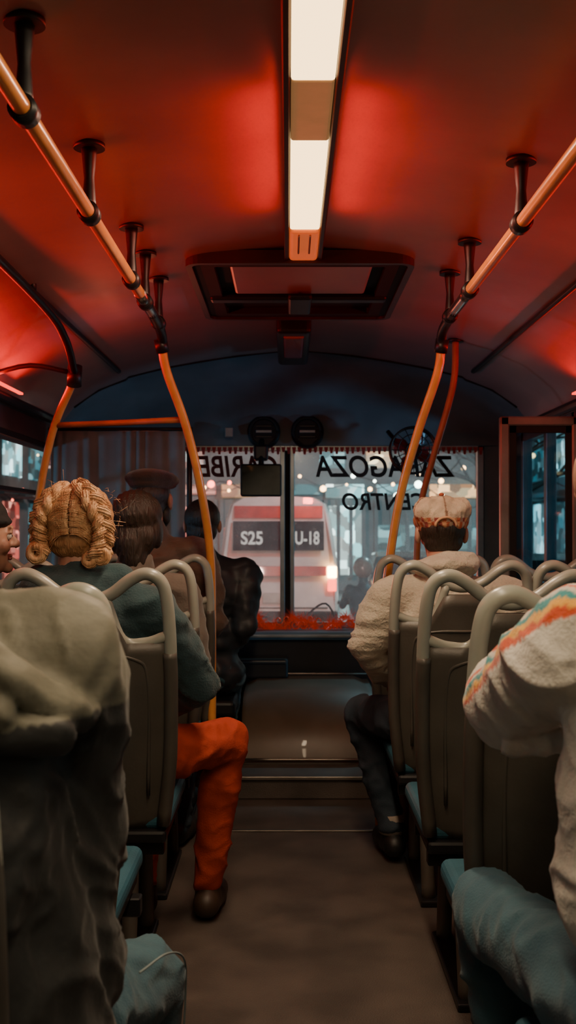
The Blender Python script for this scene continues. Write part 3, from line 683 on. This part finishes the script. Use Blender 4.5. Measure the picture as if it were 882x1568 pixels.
# --- P8 near right white sweater
S8=V((.41,1.42,1.07)); E8=V((.32,1.66,.935)); ax=(E8-S8).normalized()
up8=V((-.80,-.30,.60)); up8=(up8-ax*up8.dot(ax)).normalized(); sd8=ax.cross(up8)
def c8(p):
    base=(.68,.65,.58); r=p-S8; t=r.dot(ax)
    if r.x>.12 or t<-.05: return base
    a=math.atan2(r.dot(sd8),r.dot(up8))
    if abs(a)<.46 and r.dot(up8)>0:
        b=a+.05*math.sin(t*110); k=int(math.floor((b+.46)/.185))
        return [(.62,.08,.02),(.80,.40,.06),(.03,.26,.28),(.60,.56,.49),(.66,.10,.03)][k%5]
    return base
M_sw=mat('cream_sweater',(.6,.55,.48),.9,attr=True,ns=14,bump=.25,bs=160,sheen=.25)
e,M,nk=person('striped_sweater_passenger',.55,1.2,1.39,M_sw,M_denim,M_shoe,fat=1.10,hx=.465,lean=.06,sh=.175,seed=31,amp=.009,voxel=.006,colfn=c8,fsc=(9,9,10),yaw=.1,
   arms={'L':((.322,1.66,.935),(.47,1.86,.86)),'R':((.82,1.60,.86),(.65,1.86,.84))},
   legs={'L':((.355,1.97,.52),(.42,1.98,.12)),'R':((.68,1.95,.5),(.68,1.95,.12))},
   handdirs={-1:(.7,.6,.15),1:(-.6,.7,.15)},extra=[ell((.45,1.40,1.08),(.09,.085,.07),(0,-.4,0)),cone((.40,1.45,1.05),(.335,1.62,.955),.074,.068),ell((.325,1.655,.94),(.062,.068,.068)),
      cone((.47,1.42,1.0),(.455,1.46,.72),.11,.105),cone((.335,1.60,.885),(.40,1.56,.90),.02,.015),cone((.345,1.71,.90),(.40,1.66,.955),.02,.018)])
organic('hair',[ell((0,-.02,.035),(.082,.098,.09)),ell((0,-.048,-.02),(.07,.052,.05))],M_hdark,e,.008,3,M=M)
box('phone',(.545,1.90,.83),(.62,1.91,.97),M_black,e,.006)
# ------------------------------------------------------------ STREET
G=-.8
M_road=mat('wet_asphalt',(.03,.034,.038),.22,c2=(.045,.05,.055),ns=2,bump=.2,bs=12)
box('ground_road',(-40,-10,G-.2),(40,60,G),M_road,None,0)
M_bld=mat('building_render',(.12,.16,.17),.8,ns=1.5)
TE=(.07,.40,.45)
M_t=emisvar('shop_window_teal',TE,(.5,.8,.78),1.7,2.2,(1,1,1.6)); M_w=emisvar('shop_window_white',(.3,.75,.75),(1,1,.9),7.0,2.5,(1.5,1,1))
M_a=emisvar('shop_window_amber',(1,.35,.08),(1,.7,.35),5,2.5,(1,1,1.5)); M_r=emisvar('shop_window_red',(1,.06,.04),(1,.3,.2),5.0,2.0,(1,1,2)); M_p=emisvar('shop_window_pink',(.9,.16,.12),(1,.5,.4),3.2,2.0,(1,1,1.6))
e=empty('street_building',(0,36,3))
box('block',(-14,35,G),(14,41,11),M_bld,e,0)
sh=[(-7,-4.2,M_r),(-4,-2.3,M_p),(-2.1,-.6,M_p),(-.3,1.0,M_t),(1.2,2.4,M_w),(2.8,4.3,M_t),(4.5,6.4,M_t),(6.6,8.5,M_w)]
for i,(a,b,m) in enumerate(sh):
    box('shopfront_%d'%i,(a,34.9,G+.5),(b,35,1.5+.4*math.sin(i*2)),m,e,0)
    for q in range(4): box('mullion',(a+(b-a)*q/3-.06,34.82,G+.4),(a+(b-a)*q/3+.06,34.9,2.1),M_bld,e,0)
    box('sign_%d'%i,(a,34.6,2.15+.1*(i%2)),(b,34.9,2.15+.42),(M_r,M_p,M_a,M_t,M_w,M_t,M_a,M_w)[i],e,.02)
for i in range(12):
    for j in range(3):
        if random.random()<.7: box('upper_window',(-8+i*1.5,34.9,3.1+j*1.3),(-7.2+i*1.5,35,3.9+j*1.3),random.choice((M_t,M_t,M_a,M_p if i<6 else M_w)),e,0)
for sx in (-1,1):
    e=empty('street_building',(sx*9,20,3)); x0,x1=(7.5,14) if sx>0 else (-14,-7.5); xf=7.45 if sx>0 else -7.55
    box('block',(x0,-8,G),(x1,34,9),M_bld,e,0)
    for i in range(14):
        y=-6+i*2.9
        box('shop_light',(xf,y,G+.6),(xf+.1,y+1.6,1.9),(M_t,M_w,M_t,M_a)[i%4] if sx>0 else (M_r,M_t,M_p)[i%3],e,0)
        box('awning',(xf-(.8 if sx>0 else -.1),y-.2,2.0),(xf+(.1 if sx>0 else .9),y+1.9,2.12),M_bld,e,0)
        box('upper_window',(xf,y,2.6),(xf+.1,y+1.9,4.2),(M_w,M_t,M_w)[i%3],e,0)
def lamp(x,y,m,h=5.5):
    e=empty('street_lamp',(x,y,G)); q=1 if x>0 else -1
    tube('pole',[(x,y,G),(x,y,G+h-.6),(x-.4*q,y,G+h),(x-1.3*q,y,G+h)],.06,M_black,e,8,4)
    box('head',(x-1.5*q-.25,y-.12,G+h-.1),(x-1.5*q+.25,y+.12,G+h),M_black,e,.02)
    box('lens',(x-1.5*q-.2,y-.1,G+h-.13),(x-1.5*q+.2,y+.1,G+h-.1),m,e,0)
M_lampw=emis('street_lamp_lens',(.8,1,.95),25); M_lampa=emis('street_lamp_lens_warm',(1,.5,.18),30)
for x,y,m,h in ((4.2,16,M_lampw,4.1),(-4.6,22,M_lampa,4.0),(5,27,M_lampa,4.2),(4.6,9,M_lampw,5.2),(-3.9,30,M_lampa,4.6)): lamp(x,y,m,h)
for (xa,xb,y,z,m,n) in ((-7,7,31,3.1,emis('bulb_warm',(1,.5,.2),18),22),(-7,-1,26,2.3,emis('bulb_red',(1,.12,.06),18),16),(1.5,7,25,2.5,emis('bulb_white',(.9,1,.8),18),12)):
    e=empty('string_lights',((xa+xb)/2,y,z)); bm=bmesh.new(); pts=[]
    for i in range(n):
        t=i/(n-1); p=V((xa+(xb-xa)*t,y+random.uniform(-.4,.4),z-.7*math.sin(math.pi*t)+random.uniform(-.3,.3))); pts.append(p)
        bmesh.ops.create_icosphere(bm,subdivisions=2,radius=random.uniform(.03,.09),matrix=Matrix.Translation(p))
    bm_obj('bulbs',bm,m,e,True); tube('cable',pts,.012,M_black,e,5,2)
e=empty('street_tree',(4.0,18,G)); M_bark=mat('bark',(.03,.025,.02),.9,bump=.4,bs=30)
def branch(bm,p,d,l,r,n):
    q=p+d*l; mid=p+d*l*.5+V((random.gauss(0,.05),random.gauss(0,.05),0))*l
    bm_tube(bm,[p,mid,q],[r,r*.85,r*.7],6)
    if n: 
        for _ in range(3):
            dd=(d+V((random.gauss(0,.55),random.gauss(0,.4),random.gauss(.1,.3)))).normalized(); branch(bm,q,dd,l*.72,r*.65,n-1)
bm=bmesh.new(); branch(bm,V((4.0,18,G)),V((-.05,0,1)),1.5,.11,4); bm_obj('trunk_and_branches',bm,M_bark,e,True)
def wheel(par,x,y,z,r,w):
    cyl('tyre',(x,y,z),(1,0,0),r,w,M_rub,par,28,bevel=.03); cyl('hub',(x,y,z),(1,0,0),r*.55,w+.02,M_alu,par,20)
M_van=mat('van_white_paint',(.70,.64,.60),.3,coat=.4,ns=2); M_vred=mat('van_red_paint',(.5,.05,.04),.3,coat=.4)
M_vg=mat('van_rear_glass',(.02,.02,.025),.08)
M_tail=emis('tail_light_red',(1,.07,.03),10); M_ind=emis('indicator_amber',(1,.45,.14),70)
vx,vy=-.16,18.2
e=empty('passenger_van',(vx,vy+2.2,G))
bm=bmesh.new()
sec=[(.95,G+.35),(1.0,G+.6),(1.0,G+1.25),(.97,G+1.5),(.88,G+2.15),(.80,G+2.4),(.62,G+2.5),(0,G+2.54)]
full=[(x,z) for x,z in sec]+[(-x,z) for x,z in sec[-2::-1]]
rw=[]
for y,sc in ((0,.9),(.06,.97),(.18,1),(3.4,1),(4.2,.94),(4.6,.8)):
    rw.append([bm.verts.new((vx+x*(.94 if sc<.93 else .985 if sc<1 else 1),vy+y+max(0,(z-G-1.4))*.18*(1 if y<1 else -1),G+(z-G)*(1 if y<3.5 or z<G+1.3 else sc*.9) if z>G+.5 else z)) for x,z in full])
for i in range(5):
    for j in range(len(full)-1): bm.faces.new((rw[i][j],rw[i][j+1],rw[i+1][j+1],rw[i+1][j]))
    bm.faces.new((rw[i][-1],rw[i][0],rw[i+1][0],rw[i+1][-1]))
bm.faces.new(rw[0]); bm.faces.new(rw[-1][::-1]); bm_obj('body',bm,M_van,e,False)
sl=Matrix.Translation((0,vy,G+1.4))@Matrix.Rotation(-.178,4,'X')@Matrix.Translation((0,-vy,-(G+1.4)))
box('rear_window',(vx-.76,vy-.02,G+1.62),(vx+.76,vy+.01,G+2.12),M_vg,e,.008,2,M=sl)
box('roof_stripe',(vx-.74,vy-.015,G+2.17),(vx+.74,vy+.02,G+2.38),M_vred,e,.005,2,M=sl)
box('body_stripe',(vx-.80,vy-.012,G+1.2),(vx+.80,vy+.02,G+1.36),M_vred,e,.004)
box('bumper',(vx-.98,vy-.12,G+.38),(vx+.98,vy+.1,G+.62),M_rub,e,.03,3)
box('number_plate',(vx-.26,vy-.02,G+.75),(vx+.26,vy+.0,G+.92),M_pfr,e,.005)
box('tailgate_seam',(vx-.82,vy-.006,G+.66),(vx+.82,vy+.01,G+.68),M_rub,e,0)
for s in (-1,1):
    box('tail_lamp',(vx+s*.89-.07,vy-.03,G+.95),(vx+s*.89+.07,vy+.02,G+1.15),M_tail,e,.015)
    box('indicator_lamp',(vx+s*.89-.075,vy-.035,G+1.17),(vx+s*.89+.075,vy+.02,G+1.36),M_ind if s>0 else M_tail,e,.015)
    wheel(e,vx+s*.86,vy+.9,G+.34,.34,.2); wheel(e,vx+s*.86,vy+3.6,G+.34,.34,.2)
M_num=emis('van_number_glow',(1,.9,.8),.7)  # numbers given a glow of their own, no lamp behind them
text('route_number',"S25",(vx-.62,vy+.0,G+1.72),.36,.22,M_num,e,False,0)
text('unit_number',"U-18",(vx+.28,vy+.0,G+1.72),.40,.22,M_num,e,False,0)
M_car=mat('car_silver_paint',(.25,.33,.35),.25,.4,coat=.5); M_hl=emis('headlight_white',(.9,1,.95),40)
def car(cx,cy,paint,lamps,name='car'):
    e=empty(name,(cx,cy,G)); bm=bmesh.new()
    pr=[(0,.35),(-.02,.6),(.1,.78),(1.1,.95),(1.7,1.38),(2.2,1.48),(3.1,1.44),(3.8,1.0),(4.2,.95),(4.3,.6),(4.25,.35)]
    A=[[bm.verts.new((cx+s*w*(1 if z<1.0 else .8),cy+y,G+z)) for y,z in pr] for s,w in ((-1,.86),(1,.86))]
    n=len(pr)
    for i in range(n): bm.faces.new((A[0][i],A[0][(i+1)%n],A[1][(i+1)%n],A[1][i]))
    bm.faces.new(A[0]); bm.faces.new(A[1][::-1]); o=bm_obj('body',bm,paint,e)
    b=o.modifiers.new('b','BEVEL'); b.width=.06; b.segments=3
    R=Matrix.Translation((cx,cy+1.4,G+1.17))@Matrix.Rotation(-.95,4,'X'); box('windscreen',(-.6,-.02,-.3),(.6,.02,.3),M_vg,e,.01,2,M=R)
    for s in (-1,1):
        cyl('headlamp',(cx+s*.62,cy-.03,G+.66),(0,1,0),.10,.06,lamps,e,20)
        wheel(e,cx+s*.8,cy+.8,G+.32,.32,.2); wheel(e,cx+s*.8,cy+3.4,G+.32,.32,.2)
    box('grille',(cx-.4,cy-.03,G+.5),(cx+.4,cy+.02,G+.68),M_rub,e,.01); box('bumper',(cx-.86,cy-.08,G+.32),(cx+.86,cy+.05,G+.48),M_rub,e,.02)
car(2.6,22,M_car,M_hl); car(5.0,20,mat('car_white_paint',(.45,.5,.5),.3,coat=.4),M_hl); car(-3.0,23.5,M_car,M_tail)
e=empty('scooter_rider',(.95,13.5,G)); x,y=.95,13.5
wheel(e,x,y,G+.24,.24,.1); wheel(e,x,y+1.2,G+.24,.24,.1)
organic('scooter_body',[cone((x,y+.05,G+.45),(x,y+.45,G+.5),.14,.12),cone((x,y+.45,G+.35),(x,y+.85,G+.35),.11,.11),cone((x,y+1.0,G+.45),(x,y+.95,G+.95),.10,.07),ell((x,y-.05,G+.55),(.13,.12,.12))],M_vred,e,.03,3)
organic('rider',[ell((x,y+.3,G+.75),(.17,.16,.13)),ell((x,y+.33,G+1.05),(.19,.13,.25)),cone((x-.17,y+.35,G+1.22),(x-.25,y+.6,G+1.0),.07,.05),cone((x-.25,y+.6,G+1.0),(x-.25,y+.85,G+1.02),.05,.04),cone((x+.17,y+.35,G+1.22),(x+.25,y+.6,G+1.0),.07,.05),cone((x+.25,y+.6,G+1.0),(x+.25,y+.85,G+1.02),.05,.04),cone((x-.1,y+.35,G+.72),(x-.16,y+.8,G+.68),.09,.07),cone((x-.16,y+.8,G+.68),(x-.15,y+.75,G+.38),.06,.05),cone((x+.1,y+.35,G+.72),(x+.16,y+.8,G+.68),.09,.07),cone((x+.16,y+.8,G+.68),(x+.15,y+.75,G+.38),.06,.05),cone((x,y+.35,G+1.25),(x,y+.36,G+1.4),.06,.06)],M_denim,e,.02,3)
organic('helmet',[ell((x,y+.36,G+1.5),(.13,.15,.14))],mat('helmet_grey',(.2,.22,.22),.3),e,.02,3)
box('tail_light',(x-.06,y-.19,G+.58),(x+.06,y-.15,G+.64),M_tail,e,.01)
tube('handlebar',[(x-.3,y+.88,G+1.02),(x,y+.93,G+1.0),(x+.3,y+.88,G+1.02)],.02,M_black,e,8,4)
# ------------------------------------------------------------ LIGHTS
def area(name,loc,tgt,sx,sy,c,w,spread=180):
    l=D.lights.new(name,'AREA'); l.shape='RECTANGLE'; l.size=sx; l.size_y=sy; l.color=c; l.energy=w; l.spread=math.radians(spread)
    o=D.objects.new(name,l); o.location=loc; COL.objects.link(o)
    d=(V(tgt)-V(loc)).normalized()
    z=-d; y=V((0,1,0)); y=(y-z*y.dot(z)).normalized(); x=y.cross(z)
    o.rotation_euler=Matrix((x,y,z)).transposed().to_euler(); return o
WARM=(1,.77,.52)
area('tube_light_rear',(.05,-.8,2.08),(.05,-.8,0),.08,1.5,WARM,6)
area('tube_light_mid',(.05,1.2,2.08),(.05,1.2,0),.08,1.9,WARM,19)
area('tube_light_front',(.05,2.9,2.08),(.05,2.9,0),.08,.7,WARM,16)
RED=(1,.018,.010)
M_led=emis('red_led_strip',(1,.04,.02),3)
for s,x in ((-1,-1.12),(1,1.2)):
    e=empty('led_strip',(x,3.3,1.765)); a,b=(2.2,4.6)
    box('strip',(x-.008,a,1.758),(x+.008,b,1.766),M_led,e,0)
    area('red_led_light',(x,(a+b)/2,1.775),(x-s*.5,(a+b)/2,2.25),.04,b-a,RED,15 if s<0 else 9,150)
for s in (-1,1):
    x=.05+s*.075
    area('red_ceiling_fill',(x,2.75,2.06),(x+s*.5,2.75,2.19),.03,.9,RED,2.2,170)  # added red fill without a visible source, reddens ceiling beside the fixture
def spot(name,loc,tgt,c,w,ang=80,r=.1):
    l=D.lights.new(name,'SPOT'); l.color=c; l.energy=w; l.spot_size=math.radians(ang); l.spot_blend=.6; l.shadow_soft_size=r
    o=D.objects.new(name,l); o.location=loc; COL.objects.link(o); o.rotation_euler=(V(tgt)-V(loc)).to_track_quat('-Z','Y').to_euler()
spot('bus_headlamp',(-.8,6.7,0),(-.3,18.2,.3),(1,.55,.44),1400,60)
spot('van_red_fill',(.4,15,3.0),(-.2,18.2,1.0),(1,.10,.06),350,60)  # added red fill hanging in the air, reddens the van
spot('windshield_red_fill',(-1.4,9.5,1.0),(-.5,6.3,1.1),(1,.16,.08),140,60,.3)  # added red spot, gives the left glass its pinkish haze
spot('street_spot',(2.6,9,4.3),(.6,6,1.2),(.45,.88,1),360,90,.2)  # added teal spot shining in, gives the right glass its haze
spot('header_blue_fill',(4.2,4.0,.7),(.1,6.0,1.95),(.28,.70,1),330,60,.2)  # added blue fill for the header, no lamp stands here
spot('header_blue_fill',(-4.5,3.9,.7),(-.1,6.0,1.9),(.28,.70,1),200,60,.2)  # added blue fill from the left, for header and curtain
spot('street_spot',(3,16,4.3),(2,17,G),(.5,.95,1),900,140,.2)
spot('street_spot',(3.5,26,3.3),(3,32,1),(.4,.9,1),2200,150,.2)  # added teal fill to brighten the far buildings
spot('street_spot',(-3.0,27,3.3),(-3,34,1),(1,.35,.25),2600,150,.2)  # added red fill to brighten the far buildings on the left
w=D.worlds.new('night'); C.scene.world=w; w.use_nodes=True
w.node_tree.nodes['Background'].inputs[0].default_value=(.10,.28,.33,1); w.node_tree.nodes['Background'].inputs[1].default_value=.18
# ------------------------------------------------------------ CAMERA
cd=D.cameras.new('camera'); cam=D.objects.new('camera',cd); COL.objects.link(cam)
cd.sensor_fit='VERTICAL'; cd.sensor_height=36; cd.lens=38.57; cd.clip_start=.05
cam.location=(0,0,ZE); cam.rotation_euler=(math.radians(90+.82),0,0)
cd.dof.use_dof=True; cd.dof.focus_distance=2.8; cd.dof.aperture_fstop=6.3
C.scene.camera=cam
